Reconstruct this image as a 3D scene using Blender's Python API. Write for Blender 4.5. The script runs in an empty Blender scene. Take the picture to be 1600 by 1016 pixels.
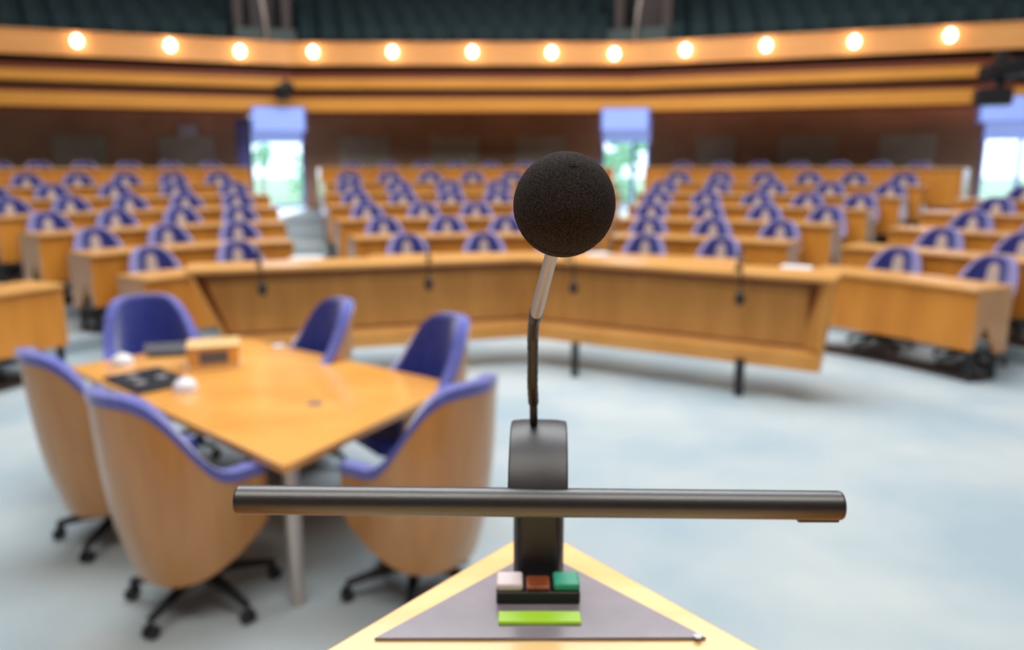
import bpy, math, random
from mathutils import Vector, Matrix
random.seed(7)
S = bpy.context.scene
COL = S.collection
R = math.radians

# ------------------------------------------------------------------ camera
H, PITCH, F = 2.0, R(11.5), 1244.4
cam = bpy.data.cameras.new('camera'); co = bpy.data.objects.new('camera', cam); COL.objects.link(co)
co.location = (0, 0, H); co.rotation_euler = (R(90) - PITCH, 0, 0)
cam.sensor_width = 36; cam.lens = 28; cam.clip_start = 0.02; cam.clip_end = 300
cam.dof.use_dof = True; cam.dof.focus_distance = 0.505; cam.dof.aperture_fstop = 4.3
S.camera = co
# ------------------------------------------------------------------ view + world
S.view_settings.view_transform = 'Standard'; S.view_settings.look = 'None'
S.view_settings.gamma = 1; S.view_settings.use_curve_mapping = False
S.view_settings.exposure = 0.10
W = bpy.data.worlds.new('world'); S.world = W; W.use_nodes = True
bg = W.node_tree.nodes['Background']; bg.inputs[0].default_value = (0.80, 0.90, 1.0, 1); bg.inputs[1].default_value = 3.0
# ------------------------------------------------------------------ large lights (luminous glass roof, added front fill)
def area(name, loc, rot, sx, sy, power, color):
    l = bpy.data.lights.new(name, 'AREA'); l.shape = 'RECTANGLE'; l.size = sx; l.size_y = sy
    l.energy = power; l.color = color
    o = bpy.data.objects.new(name, l); COL.objects.link(o); o.location = loc; o.rotation_euler = rot
    return o
area('roof_fill_light', (0, 8.5, 9.6), (0, 0, 0), 11, 8, 1750, (0.93, 0.97, 1.0))
area('roof_fill_light', (0, -1.5, 8.6), (R(-18), 0, 0), 9, 3.5, 640, (1.0, 0.96, 0.90))  # fill added above and behind the camera to brighten the foreground
for dx, dy in ((-5.6, 22.5), (2.65, 22.5), (10.6, 19.8)):      # lamps added outside to strengthen daylight through the garden doors and the window
    area('added_daylight_lamp', (dx, dy, 4.6), (R(-57), 0, R(25) if dx > 5 else 0), 2.2, 1.6, 1500 if dx > 5 else 750, (0.86, 0.92, 1.0))

# ------------------------------------------------------------------ geometry of the place as seen: pixel ray -> point
def ray(u, v):
    x = (u - 800) / F; y = (508 - v) / F
    return x, math.cos(PITCH) + y * math.sin(PITCH), y * math.cos(PITCH) - math.sin(PITCH)
def G(u, v, z):                       # where the ray meets height z
    x, y, w = ray(u, v); t = (z - H) / w
    return Vector((x * t, y * t, z))
def P(u, v, Y):                       # where the ray meets depth Y
    x, y, w = ray(u, v); t = Y / y
    return Vector((x * t, Y, H + w * t))
def D(u, v, d):                       # at camera depth d
    x, y, w = ray(u, v)
    return Vector((x * d, y * d, H + w * d))

# ------------------------------------------------------------------ materials
MATS = {}
def mat(name, col, rough=0.5, metal=0.0, emit=None, es=0, spec=None, sheen=0, coat=0):
    m = bpy.data.materials.new(name); m.use_nodes = True
    b = m.node_tree.nodes['Principled BSDF']
    b.inputs['Base Color'].default_value = (*col, 1); b.inputs['Roughness'].default_value = rough
    b.inputs['Metallic'].default_value = metal
    if spec is not None: b.inputs['Specular IOR Level'].default_value = spec
    if sheen:
        b.inputs['Sheen Weight'].default_value = sheen; b.inputs['Sheen Roughness'].default_value = 0.4
    if coat: b.inputs['Coat Weight'].default_value = coat; b.inputs['Coat Roughness'].default_value = 0.15
    if emit: b.inputs['Emission Color'].default_value = (*emit, 1); b.inputs['Emission Strength'].default_value = es
    MATS[name] = m
    return m
def noisy(m, c1, c2, scale, stretch=(1, 1, 1), detail=6, bump=0, bscale=None, lo=.35, hi=.65):
    nt = m.node_tree; b = nt.nodes['Principled BSDF']
    tc = nt.nodes.new('ShaderNodeTexCoord'); mp = nt.nodes.new('ShaderNodeMapping')
    mp.inputs['Scale'].default_value = stretch
    n = nt.nodes.new('ShaderNodeTexNoise'); n.inputs['Scale'].default_value = scale; n.inputs['Detail'].default_value = detail
    r = nt.nodes.new('ShaderNodeValToRGB'); r.color_ramp.elements[0].color = (*c1, 1); r.color_ramp.elements[1].color = (*c2, 1)
    r.color_ramp.elements[0].position = lo; r.color_ramp.elements[1].position = hi
    nt.links.new(tc.outputs['Object'], mp.inputs[0]); nt.links.new(mp.outputs[0], n.inputs['Vector'])
    nt.links.new(n.outputs['Fac'], r.inputs[0]); nt.links.new(r.outputs[0], b.inputs['Base Color'])
    if bump:
        n2 = nt.nodes.new('ShaderNodeTexNoise'); n2.inputs['Scale'].default_value = bscale or scale * 6; n2.inputs['Detail'].default_value = 4
        bp = nt.nodes.new('ShaderNodeBump'); bp.inputs['Strength'].default_value = bump; bp.inputs['Distance'].default_value = 0.002
        nt.links.new(tc.outputs['Object'], n2.inputs['Vector'])
        nt.links.new(n2.outputs['Fac'], bp.inputs['Height']); nt.links.new(bp.outputs[0], b.inputs['Normal'])
    return m
wood = noisy(mat('maple_panel', (.6, .3, .06), .42, coat=.1), (.60, .215, .024), (.73, .285, .038), 1.6, (3, 3, .5))
wood_end = noisy(mat('maple_end', (.6, .3, .06), .22, coat=.8), (.58, .23, .05), (.70, .31, .08), 1.6, (3, 3, .5))
wood_top = noisy(mat('maple_top', (.75, .4, .1), .32, coat=.2), (.70, .335, .085), (.80, .41, .12), 1.4, (1, 3, 1))
wood_in = noisy(mat('maple_inset', (.5, .25, .06), .5), (.52, .225, .046), (.64, .295, .07), 1.8, (3, 3, .4))
wood_rim = noisy(mat('maple_rim', (.75, .4, .1), .35, coat=.2), (.66, .30, .07), (.75, .36, .095), 1.5, (2, 2, 1))
wood_tab = noisy(mat('table_maple', (.8, .45, .13), .22, coat=.3), (.72, .31, .055), (.84, .42, .10), 1.1, (1.2, 2.4, 1))
wood_shell = noisy(mat('shell_beech', (.5, .25, .09), .30, coat=.5), (.48, .215, .06), (.57, .275, .085), 2.5, (5, 5, .5))
wood_lec = noisy(mat('lectern_maple', (.85, .5, .17), .2, coat=.35), (.92, .58, .23), (.96, .67, .32), 3, (1, 9, 1))
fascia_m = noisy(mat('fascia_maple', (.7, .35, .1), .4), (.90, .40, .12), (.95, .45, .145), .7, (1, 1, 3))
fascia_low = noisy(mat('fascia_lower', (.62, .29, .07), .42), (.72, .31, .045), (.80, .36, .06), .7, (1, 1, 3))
redwood_shade = mat('red_stained_soffit_and_shade', (.20, .045, .012), .5)  # soffit stain; also paints the shade on the speaking desk
slot_m = mat('slot_grey', (.07, .055, .045), .5)
slot_d = mat('slot_dark', (.03, .02, .016), .6)
carpet = noisy(mat('pale_carpet', (.6, .64, .66), .9, spec=.15), (.33, .41, .455), (.46, .50, .505), .9, (1, 1, 1), 8, .3, 180)
blue = noisy(mat('blue_wool', (.05, .055, .28), .85, sheen=1.0, spec=.2), (.030, .046, .29), (.045, .066, .36), 30, (1, 1, 1), 4, .3, 300)
rim_b = noisy(mat('lavender_wool', (.2, .19, .5), .85, sheen=1.0, spec=.2), (.23, .20, .40), (.28, .25, .46), 30, (1, 1, 1), 4, .3, 300)
rim_t = noisy(mat('periwinkle_wool', (.14, .14, .42), .85, sheen=1.0, spec=.2), (.10, .115, .42), (.14, .155, .50), 30, (1, 1, 1), 4, .3, 300)
navy = noisy(mat('navy_wool', (.04, .04, .2), .85, sheen=.8, spec=.2), (.034, .036, .19), (.046, .05, .25), 30, (1, 1, 1), 4, .3, 300)
pad = mat('beige_inlay', (.62, .46, .37), .5)
desk_shade_m = mat('under_desk_shade_brown', (.055, .045, .042), .6)  # colour of the shade under the desk rows
black = mat('black_metal', (.012, .013, .016), .4)
plast = noisy(mat('lamp_black', (.03, .025, .03), .42, metal=.0, spec=.7), (.014, .012, .015), (.020, .017, .020), 60, (1, 1, 1), 3, .12, 900)
bar_m = noisy(mat('bar_anodised', (.06, .045, .05), .36, spec=1.0), (.012, .010, .011), (.017, .014, .015), 60, (1, 1, 1), 3, .1, 900)
chrome = mat('brushed_steel', (.42, .43, .46), .45, metal=.5)
steel = mat('table_leg_steel', (.55, .50, .48), .38, metal=.6)
brick = noisy(mat('brown_wall', (.1, .05, .03), .7), (.34, .18, .105), (.45, .245, .15), .8, (1, 1, 1.5))
panel_m = noisy(mat('acoustic_panel', (.11, .09, .07), .8), (.35, .29, .225), (.41, .34, .265), 3)
green_seat = noisy(mat('dark_green_fabric', (.01, .03, .035), .8), (.006, .023, .028), (.010, .030, .035), 6)
green_dark = mat('gallery_floor_dark', (.012, .026, .030), .8)
gbox = mat('gallery_taupe', (.07, .048, .042), .6)
gbar = mat('gallery_greygreen', (.05, .075, .07), .5)
blind = mat('blue_blind_glow', (.22, .32, .78), .7, emit=(.34, .47, .95), es=.6)  # emission stands in for daylight through the blinds
frame_b = mat('blue_frame', (.16, .20, .62), .4)
wall_m = mat('side_wall', (.5, .44, .38), .8)
ceil_m = mat('ceiling_white', (.75, .76, .76), .9)
lampglow = mat('lamp_glow', (1, .9, .75), .4, emit=(1, .88, .70), es=8.5)
white = mat('white_ceramic', (.85, .83, .86), .25)
paper = mat('white_paper', (.80, .80, .82), .7)
grey_m = mat('grey_plastic', (.12, .125, .15), .4)
bar_m.node_tree.nodes['Principled BSDF'].inputs['IOR'].default_value = 1.5
panel_dark = noisy(mat('lectern_plate', (.13, .11, .12), .22, spec=.7), (.26, .22, .25), (.28, .24, .27), 40)
foam = noisy(mat('black_foam', (.02, .017, .016), .95, spec=.15), (.005, .005, .005), (.070, .055, .050), 1500, (1, 1, 1), 2, 1.0, 1300, .40, .72)
foam_bump = [n for n in foam.node_tree.nodes if n.type == 'BUMP'][0]; foam_bump.inputs['Distance'].default_value = .0006
goose = mat('gooseneck_black', (.012, .012, .013), .35)
btn_w = mat('button_white', (.78, .66, .66), .35)
btn_r = mat('button_brown', (.24, .055, .015), .35)
btn_g = mat('button_green', (.03, .36, .22), .35)
lime = mat('lime_display', (.25, .42, .02), .35, emit=(.28, .50, .01), es=.55)
leaf = noisy(mat('foliage', (.1, .3, .08), .7), (.30, .62, .40), (.55, .82, .62), 2.5)
bark = mat('bark', (.45, .42, .36), .9)
lawn = mat('lawn', (.35, .5, .3), .9)
glass_m = bpy.data.materials.new('door_glass'); glass_m.use_nodes = True
_nt = glass_m.node_tree; _nt.nodes.clear()
_o = _nt.nodes.new('ShaderNodeOutputMaterial'); _g = _nt.nodes.new('ShaderNodeBsdfTransparent'); _r = _nt.nodes.new('ShaderNodeBsdfGlossy'); _x = _nt.nodes.new('ShaderNodeMixShader')
_g.inputs[0].default_value = (.93, .97, 1, 1); _r.inputs['Roughness'].default_value = .03; _x.inputs[0].default_value = .07
_nt.links.new(_g.outputs[0], _x.inputs[1]); _nt.links.new(_r.outputs[0], _x.inputs[2]); _nt.links.new(_x.outputs[0], _o.inputs[0])

# ------------------------------------------------------------------ mesh helper
class MB:
    def __init__(s): s.v = []; s.f = []; s.sm = []
    def add(s, vs, fs, smooth=False):
        n = len(s.v); s.v += [Vector(p) for p in vs]; s.f += [tuple(i + n for i in f) for f in fs]; s.sm += [smooth] * len(fs)
        return s
    def box(s, a, b, M=None):
        x0, y0, z0 = a; x1, y1, z1 = b
        vs = [Vector(p) for p in ((x0,y0,z0),(x1,y0,z0),(x1,y1,z0),(x0,y1,z0),(x0,y0,z1),(x1,y0,z1),(x1,y1,z1),(x0,y1,z1))]
        if M: vs = [M @ p for p in vs]
        return s.add(vs, [(0,3,2,1),(4,5,6,7),(0,1,5,4),(1,2,6,5),(2,3,7,6),(3,0,4,7)])
    def prism(s, pts, z0, z1, smooth=False):                # polygon in plan (ccw)
        n = len(pts)
        s.add([(p[0], p[1], z0) for p in pts] + [(p[0], p[1], z1) for p in pts],
              [tuple(range(n))[::-1], tuple(range(n, 2 * n))])
        vs = [(p[0], p[1], z0) for p in pts] + [(p[0], p[1], z1) for p in pts]
        return s.add(vs, [(i, (i + 1) % n, (i + 1) % n + n, i + n) for i in range(n)], smooth)
    def quadsolid(s, a, b):                                 # two matching quads
        return s.add(list(a) + list(b), [(3,2,1,0),(4,5,6,7),(0,1,5,4),(1,2,6,5),(2,3,7,6),(3,0,4,7)])
    def tube(s, pts, rad, seg=14, cap=True):
        pts = [Vector(p) for p in pts]; n = len(pts)
        rads = rad if isinstance(rad, (list, tuple)) else [rad] * n
        vs = []; up = None
        for i, p in enumerate(pts):
            t = (pts[min(i + 1, n - 1)] - pts[max(i - 1, 0)]).normalized()
            if up is None: up = Vector((1, 0, 0)) if abs(t.x) < .9 else Vector((0, 1, 0))
            a = (up - t * up.dot(t)).normalized(); b = t.cross(a); up = a
            for k in range(seg):
                w = 2 * math.pi * k / seg; vs.append(p + (a * math.cos(w) + b * math.sin(w)) * rads[i])
        fs = [(i*seg+k, i*seg+(k+1) % seg, (i+1)*seg+(k+1) % seg, (i+1)*seg+k) for i in range(n-1) for k in range(seg)]
        s.add(vs, fs, True)
        if cap:
            s.add(vs[:seg], [tuple(range(seg))[::-1]]); s.add(vs[-seg:], [tuple(range(seg))])
        return s
    def ball(s, c, rx, ry, rz, nu=24, nv=14):
        c = Vector(c); vs = []
        for j in range(nv + 1):
            ph = math.pi * j / nv
            for i in range(nu):
                th = 2 * math.pi * i / nu
                vs.append(c + Vector((rx*math.sin(ph)*math.cos(th), ry*math.sin(ph)*math.sin(th), rz*math.cos(ph))))
        fs = [(j*nu+i, (j+1)*nu+i, (j+1)*nu+(i+1) % nu, j*nu+(i+1) % nu) for j in range(nv) for i in range(nu)]
        return s.add(vs, fs, True)
    def sheet(s, outer, inner, smooth=True):                # closed solid from two grids [i][j]
        n, m = len(outer), len(outer[0]); vs = [p for r in outer for p in r] + [p for r in inner for p in r]; o = n * m
        fs = []
        for i in range(n - 1):
            for j in range(m - 1):
                a, b, c, d = i*m+j, (i+1)*m+j, (i+1)*m+j+1, i*m+j+1
                fs += [(a, b, c, d), (a+o, d+o, c+o, b+o)]
        for i in range(n - 1):
            a, b = i*m, (i+1)*m; fs.append((a, a+o, b+o, b)); a, b = i*m+m-1, (i+1)*m+m-1; fs.append((a, b, b+o, a+o))
        for j in range(m - 1):
            a, b = j, j+1; fs.append((a, b, b+o, a+o)); a, b = (n-1)*m+j, (n-1)*m+j+1; fs.append((a, a+o, b+o, b))
        return s.add(vs, fs, smooth)
    def build(s, name, material, parent=None, bevel=0, sub=0, world=False, fix=True):
        off = Vector((0, 0, 0))
        if parent is not None and world:
            off = Vector(parent.location)
            if parent.parent is not None: off = off + Vector(parent.parent.location)
        me = bpy.data.meshes.new(name); me.from_pydata([p - off for p in s.v], [], s.f)
        for p, q in zip(me.polygons, s.sm): p.use_smooth = q
        import bmesh
        bm = bmesh.new(); bm.from_mesh(me); bmesh.ops.remove_doubles(bm, verts=bm.verts, dist=1e-6)
        if fix: bmesh.ops.recalc_face_normals(bm, faces=bm.faces)
        bm.to_mesh(me); bm.free()
        me.set_sharp_from_angle(angle=R(42))
        me.materials.append(material)
        o = bpy.data.objects.new(name, me); COL.objects.link(o)
        if parent is not None: o.parent = parent
        if bevel:
            b = o.modifiers.new('bevel', 'BEVEL'); b.width = bevel; b.segments = 3; b.limit_method = 'ANGLE'; b.angle_limit = R(40)
        if sub:
            q = o.modifiers.new('sub', 'SUBSURF'); q.levels = sub; q.render_levels = sub
        return o
def tag(o, label, cat, group=None):
    o['label'] = label; o['category'] = cat
    if group: o['group'] = group
    return o
def thing(name, label, cat, loc=(0, 0, 0), rz=0, group=None):
    o = bpy.data.objects.new(name, None); COL.objects.link(o); o.location = loc; o.rotation_euler = (0, 0, rz); o.empty_display_size = .1
    return tag(o, label, cat, group)
def struct(o): o['kind'] = 'structure'; return o
def dup(root, loc, rz, label, group=None):
    r = root.copy(); COL.objects.link(r); r.location = loc; r.rotation_euler = (0, 0, rz); r['label'] = label
    if group: r['group'] = group
    for ch in list(root.children):
        c = ch.copy(); COL.objects.link(c); c.parent = r
        for g in list(ch.children):
            d = g.copy(); COL.objects.link(d); d.parent = c
    return r
ORD = ['first', 'second', 'third', 'fourth', 'fifth', 'sixth', 'seventh', 'eighth', 'ninth', 'tenth', 'eleventh', 'twelfth', 'thirteenth',
       'fourteenth', 'fifteenth', 'sixteenth', 'seventeenth', 'eighteenth', 'nineteenth', 'twentieth', 'twenty-first', 'twenty-second']

# ------------------------------------------------------------------ hemicycle layout
ZK = [0, .148, .296, .444, .592, .74, .94]
CX, CY, R0, DR, DZ, NR = 0.1, 5.05, 5.35, 1.25, 0.148, 7
def rad(k): return R0 + DR * k
def pol(r, th, z=0): return Vector((CX + r * math.sin(th), CY + r * math.cos(th), z))
def theta(u, r, z):                    # bearing from the hemicycle's centre of the seat seen at column u
    lo, hi = R(-95), R(95)
    def px(th):
        p = pol(r, th, z); d = p.y * math.cos(PITCH) - (z - H) * math.sin(PITCH)
        return 800 + F * p.x / d if d > .3 else (1e5 if th > 0 else -1e5)
    for _ in range(60):
        m = (lo + hi) / 2
        if px(m) < u: lo = m
        else: hi = m
    return (lo + hi) / 2

# ------------------------------------------------------------------ the setting
b = MB(); b.box((-16, -6, -.2), (16, 22, 0)); struct(b.build('floor', carpet))
b = MB()
NA = 72; a0, a1 = R(-115), R(115)
for k in range(1, NR):
    ri, z1 = rad(k) - .84, ZK[k]
    ro = rad(k) + DR - .84 if k < NR - 1 else 16.2
    pin = [pol(ri, a0 + (a1 - a0) * i / NA) for i in range(NA + 1)]; pout = [pol(ro, a0 + (a1 - a0) * i / NA) for i in range(NA + 1)]
    vs = []
    for p, q in zip(pin, pout): vs += [(p.x, p.y, 0.001), (p.x, p.y, z1), (q.x, q.y, z1), (q.x, q.y, .001)]
    fs = []
    for i in range(NA):
        c, d = 4 * i, 4 * i + 4
        fs += [(c, d, d + 1, c + 1), (c + 1, d + 1, d + 2, c + 2), (c + 2, d + 2, d + 3, c + 3)]
    fs += [(0, 1, 2, 3), (4*NA+3, 4*NA+2, 4*NA+1, 4*NA)]
    b.add(vs, fs)
struct(b.build('floor', carpet))
glare_landing = mat('window_glare_landing', (.84, .86, .88), .22, spec=.8, coat=.5)  # pale polished slabs added for window glare on the aisle floor
for x0, x1 in ((-6.5, -4.6), (1.6, 3.6), (8.6, 11.2)):
    yb = 18.98 if x1 < 5 else 16.3
    struct(MB().box((x0, yb - 3.0, ZK[6] - .05), (x1, yb, ZK[6] + .012)).build('floor', glare_landing))  # added slab standing in for window glare on the floor
# rostrum the lectern stands on
b = MB(); b.prism([(-2.2, -2.5), (2.2, -2.5), (2.2, .7), (1.0, 1.5), (-1.0, 1.5), (-2.2, .7)], 0, .5)
struct(b.build('floor', wood, bevel=.01))

ZT = 3.02                             # underside of the gallery
def seg_box(m, p, q, n, t, z0, z1):   # slab along p->q, thickness t towards n
    p = Vector((p[0], p[1], 0)); q = Vector((q[0], q[1], 0)); n = Vector((n[0], n[1], 0)) * t
    m.quadsolid([(p.x, p.y, z0), (q.x, q.y, z0), (q.x + n.x, q.y + n.y, z0), (p.x + n.x, p.y + n.y, z0)],
                [(p.x, p.y, z1), (q.x, q.y, z1), (q.x + n.x, q.y + n.y, z1), (p.x + n.x, p.y + n.y, z1)])
YW = 19.0
def ux(u, v, Y): return P(u, v, Y).x
KL, KR = (-6.9, YW), (4.3, YW)
LW = (-14.5, YW - 7.6 * math.tan(R(22))); RW = (14.5, YW - 10.2 * math.tan(R(22)))
def lerp2(p, q, t): return (p[0] + (q[0] - p[0]) * t, p[1] + (q[1] - p[1]) * t)
def hit(u, p, q):                     # parameter along p->q seen at column u (about eye level)
    a, bb = 0, 1
    k = (u - 800) / F * .985
    f = lambda t: lerp2(p, q, t)[0] - k * lerp2(p, q, t)[1]
    for _ in range(50):
        m = (a + bb) / 2
        if f(m) < 0: a = m
        else: bb = m
    return (a + bb) / 2
def wall(name, p, q, openings, zsill=.6, ztop=ZT + .15, lint=None):
    m = MB(); d = Vector((q[0] - p[0], q[1] - p[1])).normalized(); n = (-d.y, d.x)
    ts = [0]
    for (a, c, zs, zl) in openings: ts += [a, c]
    ts.append(1)
    for i in range(0, len(ts), 2):
        seg_box(m, lerp2(p, q, ts[i]), lerp2(p, q, ts[i + 1]), n, .3, 0, ztop)
    for (a, c, zs, zl) in openings:
        seg_box(m, lerp2(p, q, a), lerp2(p, q, c), n, .3, zl, ztop)
        if zs > 0: seg_box(m, lerp2(p, q, a), lerp2(p, q, c), n, .3, 0, zs)
    return struct(m.build(name, brick))
OPL = (hit(391, KL, KR), hit(478, KL, KR)); OPR = (hit(939, KL, KR), hit(1014, KL, KR)); OPF = (hit(1527, KR, RW), hit(1640, KR, RW))
wall('wall_back', KL, KR, [(OPL[0], OPL[1], .92, 3.1), (OPR[0], OPR[1], .92, 3.1)])
wall('wall_back_left', LW, KL, []); wall('wall_back_right', KR, RW, [(OPF[0], OPF[1], .92, 3.1)])
# grey brown acoustic panels hung on the back walls
def on_wall(p, q, u0, u1, name, material, z0, z1, t0=.03, parent=None):
    m = MB(); a, c = hit(u0, p, q), hit(u1, p, q); d = Vector((q[0] - p[0], q[1] - p[1])).normalized(); n = (d.y, -d.x)
    p = (p[0] + n[0] * .012, p[1] + n[1] * .012); q = (q[0] + n[0] * .012, q[1] + n[1] * .012)
    seg_box(m, lerp2(p, q, a), lerp2(p, q, c), n, t0, z0, z1)
    return m.build(name, material, parent, bevel=.008)
pans = [(LW, KL, 88, 172, 'far left'), (LW, KL, 252, 338, 'left of the left garden door'), (KL, KR, 532, 610, 'just right of the left garden door'),
        (KL, KR, 674, 748, 'in the middle of the back wall'), (KL, KR, 806, 882, 'behind the microphone ball'),
        (KR, RW, 1070, 1146, 'right of the middle garden door'), (KR, RW, 1212, 1300, 'in the middle of the right wall'), (KR, RW, 1366, 1456, 'left of the right window')]
for p, q, u0, u1, w in pans:
    tag(on_wall(p, q, u0, u1, 'acoustic_panel', panel_m, 1.5, 2.62), 'grey-brown rectangular panel on the brown back wall, ' + w, 'panel', 'acoustic panels on the back wall')
# windows / glazed doors
def opening(idx, p, q, op, mull, label):
    d = Vector((q[0] - p[0], q[1] - p[1])).normalized(); n = (-d.y, d.x)
    A, B = lerp2(p, q, op[0]), lerp2(p, q, op[1]); m = MB()
    L = (Vector(B) - Vector(A)).length; t = .07 / L
    zl = 3.02
    for (s0, s1) in [(0, t), (1 - t, 1)] + [(x - t / 2, x + t / 2) for x in mull]:
        seg_box(m, lerp2(A, B, s0), lerp2(A, B, s1), n, .12, .98, zl)
    for (z0, z1) in ((.97, 1.03), (2.96, 3.04)): seg_box(m, A, B, n, .12, z0, z1)
    f = struct(m.build('window_%d' % idx, frame_b))
    f['label'] = label
    g = MB(); seg_box(g, lerp2(A, B, .03), lerp2(A, B, .97), n, .012, .98, 2.96)
    g.v = [v + Vector((n[0] * .05, n[1] * .05, 0)) for v in g.v]
    g.build('glass', glass_m, f)
    bl = MB(); seg_box(bl, lerp2(A, B, .02), lerp2(A, B, .98), (-n[0], -n[1]), .03, 2.46, 3.02)
    bl.v = [v + Vector((-n[0] * .02, -n[1] * .02, 0)) for v in bl.v]
    tag(bl.build('roller_blind', blind), 'pale blue roller blind half lowered at the top of the ' + label, 'blind', 'blue blinds')
opening(1, KL, KR, OPL, [], 'left glazed garden door')
opening(2, KL, KR, OPR, [.66], 'middle glazed garden door')
opening(3, KR, RW, OPF, [.55], 'right large window')
# side walls, front wall, ceiling
b = MB(); seg_box(b, (LW[0] + .02, -6), (LW[0] + .02, LW[1]), (-1, 0), .3, 0, 10.4); struct(b.build('wall_left', wall_m))
b = MB(); seg_box(b, (RW[0] - .02, -6), (RW[0] - .02, RW[1]), (1, 0), .3, 0, 10.4); struct(b.build('wall_right', wall_m))
b = MB(); b.box((-14.8, -6.3, 0), (14.8, -6, 10.4)); struct(b.build('wall_front', mat('dark_front_wall', (.07, .05, .05), .8)))
b = MB(); b.box((-16, -6.3, 10.2), (16, 24, 10.4)); struct(b.build('ceiling', ceil_m))

# ------------------------------------------------------------------ gallery: fascia boards, slab, seats, lamps
YG = 17.4
gl, gr = ux(452, 100, YG), ux(985, 100, YG)
GK = [(gl - 10.5, YG - 10.5 * math.tan(R(21.5))), (gl, YG), (gr, YG), (gr + 12.5, YG - 12.5 * math.tan(R(21.0)))]
def off_poly(poly, d):                # offset away from the room
    out = []
    for i, p in enumerate(poly):
        ns = []
        for a, c in ((i - 1, i), (i, i + 1)):
            if a >= 0 and c < len(poly):
                e = Vector((poly[c][0] - poly[a][0], poly[c][1] - poly[a][1])).normalized(); ns.append(Vector((-e.y, e.x)))
        n = ns[0] if len(ns) == 1 else (ns[0] + ns[1]).normalized(); k = d / max(.3, n.dot(ns[0]))
        out.append((p[0] + n.x * k, p[1] + n.y * k))
    return out
def strip(m, poly, d0, d1, z0, z1, z0b=None, z1b=None):      # band between offsets; z at front and back
    A, B = off_poly(poly, d0), off_poly(poly, d1)
    z0b = z0 if z0b is None else z0b; z1b = z1 if z1b is None else z1b
    for i in range(len(poly) - 1):
        m.quadsolid([(*A[i], z0), (*A[i+1], z0), (*B[i+1], z0b), (*B[i], z0b)], [(*A[i], z1), (*A[i+1], z1), (*B[i+1], z1b), (*B[i], z1b)])
    return m
def zg(v, Y=YG): return P(800, v, Y).z
def fascia(d, vt, vb, m, name, label_extra=None):
    o = strip(MB(), GK, d, d + .06, zg(vb, YG + d), zg(vt, YG + d)).build(name, m); return o
gal = thing('gallery_balustrade', 'curved gallery front of three orange maple bands above the back rows', 'balcony', (0, YG, 3))
def gpart(m, name, material): return m.build(name, material, gal, world=True)
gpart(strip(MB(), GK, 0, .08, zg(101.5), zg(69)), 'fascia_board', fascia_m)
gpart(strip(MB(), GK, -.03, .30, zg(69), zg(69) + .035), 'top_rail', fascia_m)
gpart(strip(MB(), GK, .30, .34, zg(116, YG + .3), zg(99, YG + .3)), 'slot', slot_d)
gpart(strip(MB(), GK, .13, .30, zg(123), zg(114, YG + .13)), 'red_batten', redwood_shade)
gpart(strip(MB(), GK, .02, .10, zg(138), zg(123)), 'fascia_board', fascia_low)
gpart(strip(MB(), GK, .24, .28, zg(152, YG + .2), zg(136, YG + .2)), 'slot', slot_m)
gpart(strip(MB(), GK, .12, .24, zg(154), zg(148, YG + .12)), 'red_batten', redwood_shade)
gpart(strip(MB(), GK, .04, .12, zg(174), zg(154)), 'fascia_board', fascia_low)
gpart(strip(MB(), GK, .12, .16, zg(180, YG + .12), zg(170, YG + .12)), 'lower_edge', redwood_shade)
# slab
struct(strip(MB(), GK, .25, 1.75, 3.03, 3.9, 3.12, 3.9).build('trim_1', redwood_shade))
# stepped gallery floor, wall behind
GS = [(.30, .82, 3.95), (1.12, .82, 4.32), (1.94, .82, 4.69), (2.76, .82, 5.06)]
for d, w, z in GS: struct(strip(MB(), GK, d, d + w, z - .9, z).build('floor', green_dark))
struct(strip(MB(), GK, 3.6, 3.8, 4.12, 10.4).build('wall_gallery', green_dark))
# seats
def gallery_seat():
    m = MB(); w = .20
    outer, inner = [], []
    for i in range(9):
        x = -w + 2 * w * i / 8; o, n = [], []
        for j in range(7):
            z = .40 + .62 * j / 6; xx = x * (1 - .10 * (j / 6) ** 2); y = .12 + .10 * j / 6 + .05 * (1 - (x / w) ** 2)
            zz = z - .07 * (abs(x) / w) ** 3 * (j / 6)
            o.append((xx, y + .05, zz)); n.append((xx, y - .03, zz))
        outer.append(o); inner.append(n)
    m.sheet(outer, inner)
    m.box((-w, -.24, .38), (w, .15, .47)); m.box((-.03, -.05, 0), (.03, .1, .38)); m.box((-w - .025, -.18, .60), (-w + .01, .2, .64)); m.box((w - .01, -.18, .60), (w + .025, .2, .64))
    return m.build('gallery_chair', green_seat, bevel=.012)
gs0 = gallery_seat(); used = False
blocks = [('left of the left stair', GK[1], GK[0], None, 350, -30), ('between the two stairs', None, None, None, 478, 940), ('right of the right stair', GK[2], GK[3], None, 1056, 1640)]
def along(poly, u):
    # point on poly at column u, elevation ignored (camera column at v~40)
    k = (u - 800) / F / (math.cos(PITCH) + 468 / F * math.sin(PITCH))
    for i in range(len(poly) - 1):
        p, q = poly[i], poly[i + 1]
        f0, f1 = p[0] - k * p[1], q[0] - k * q[1]
        if f0 <= 0 <= f1:
            t = -f0 / (f1 - f0); d = Vector((q[0] - p[0], q[1] - p[1])); return Vector(lerp2(p, q, t)), math.atan2(d.y, d.x)
    return None, 0
ROWN = ['front', 'second', 'third', 'uppermost']
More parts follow.
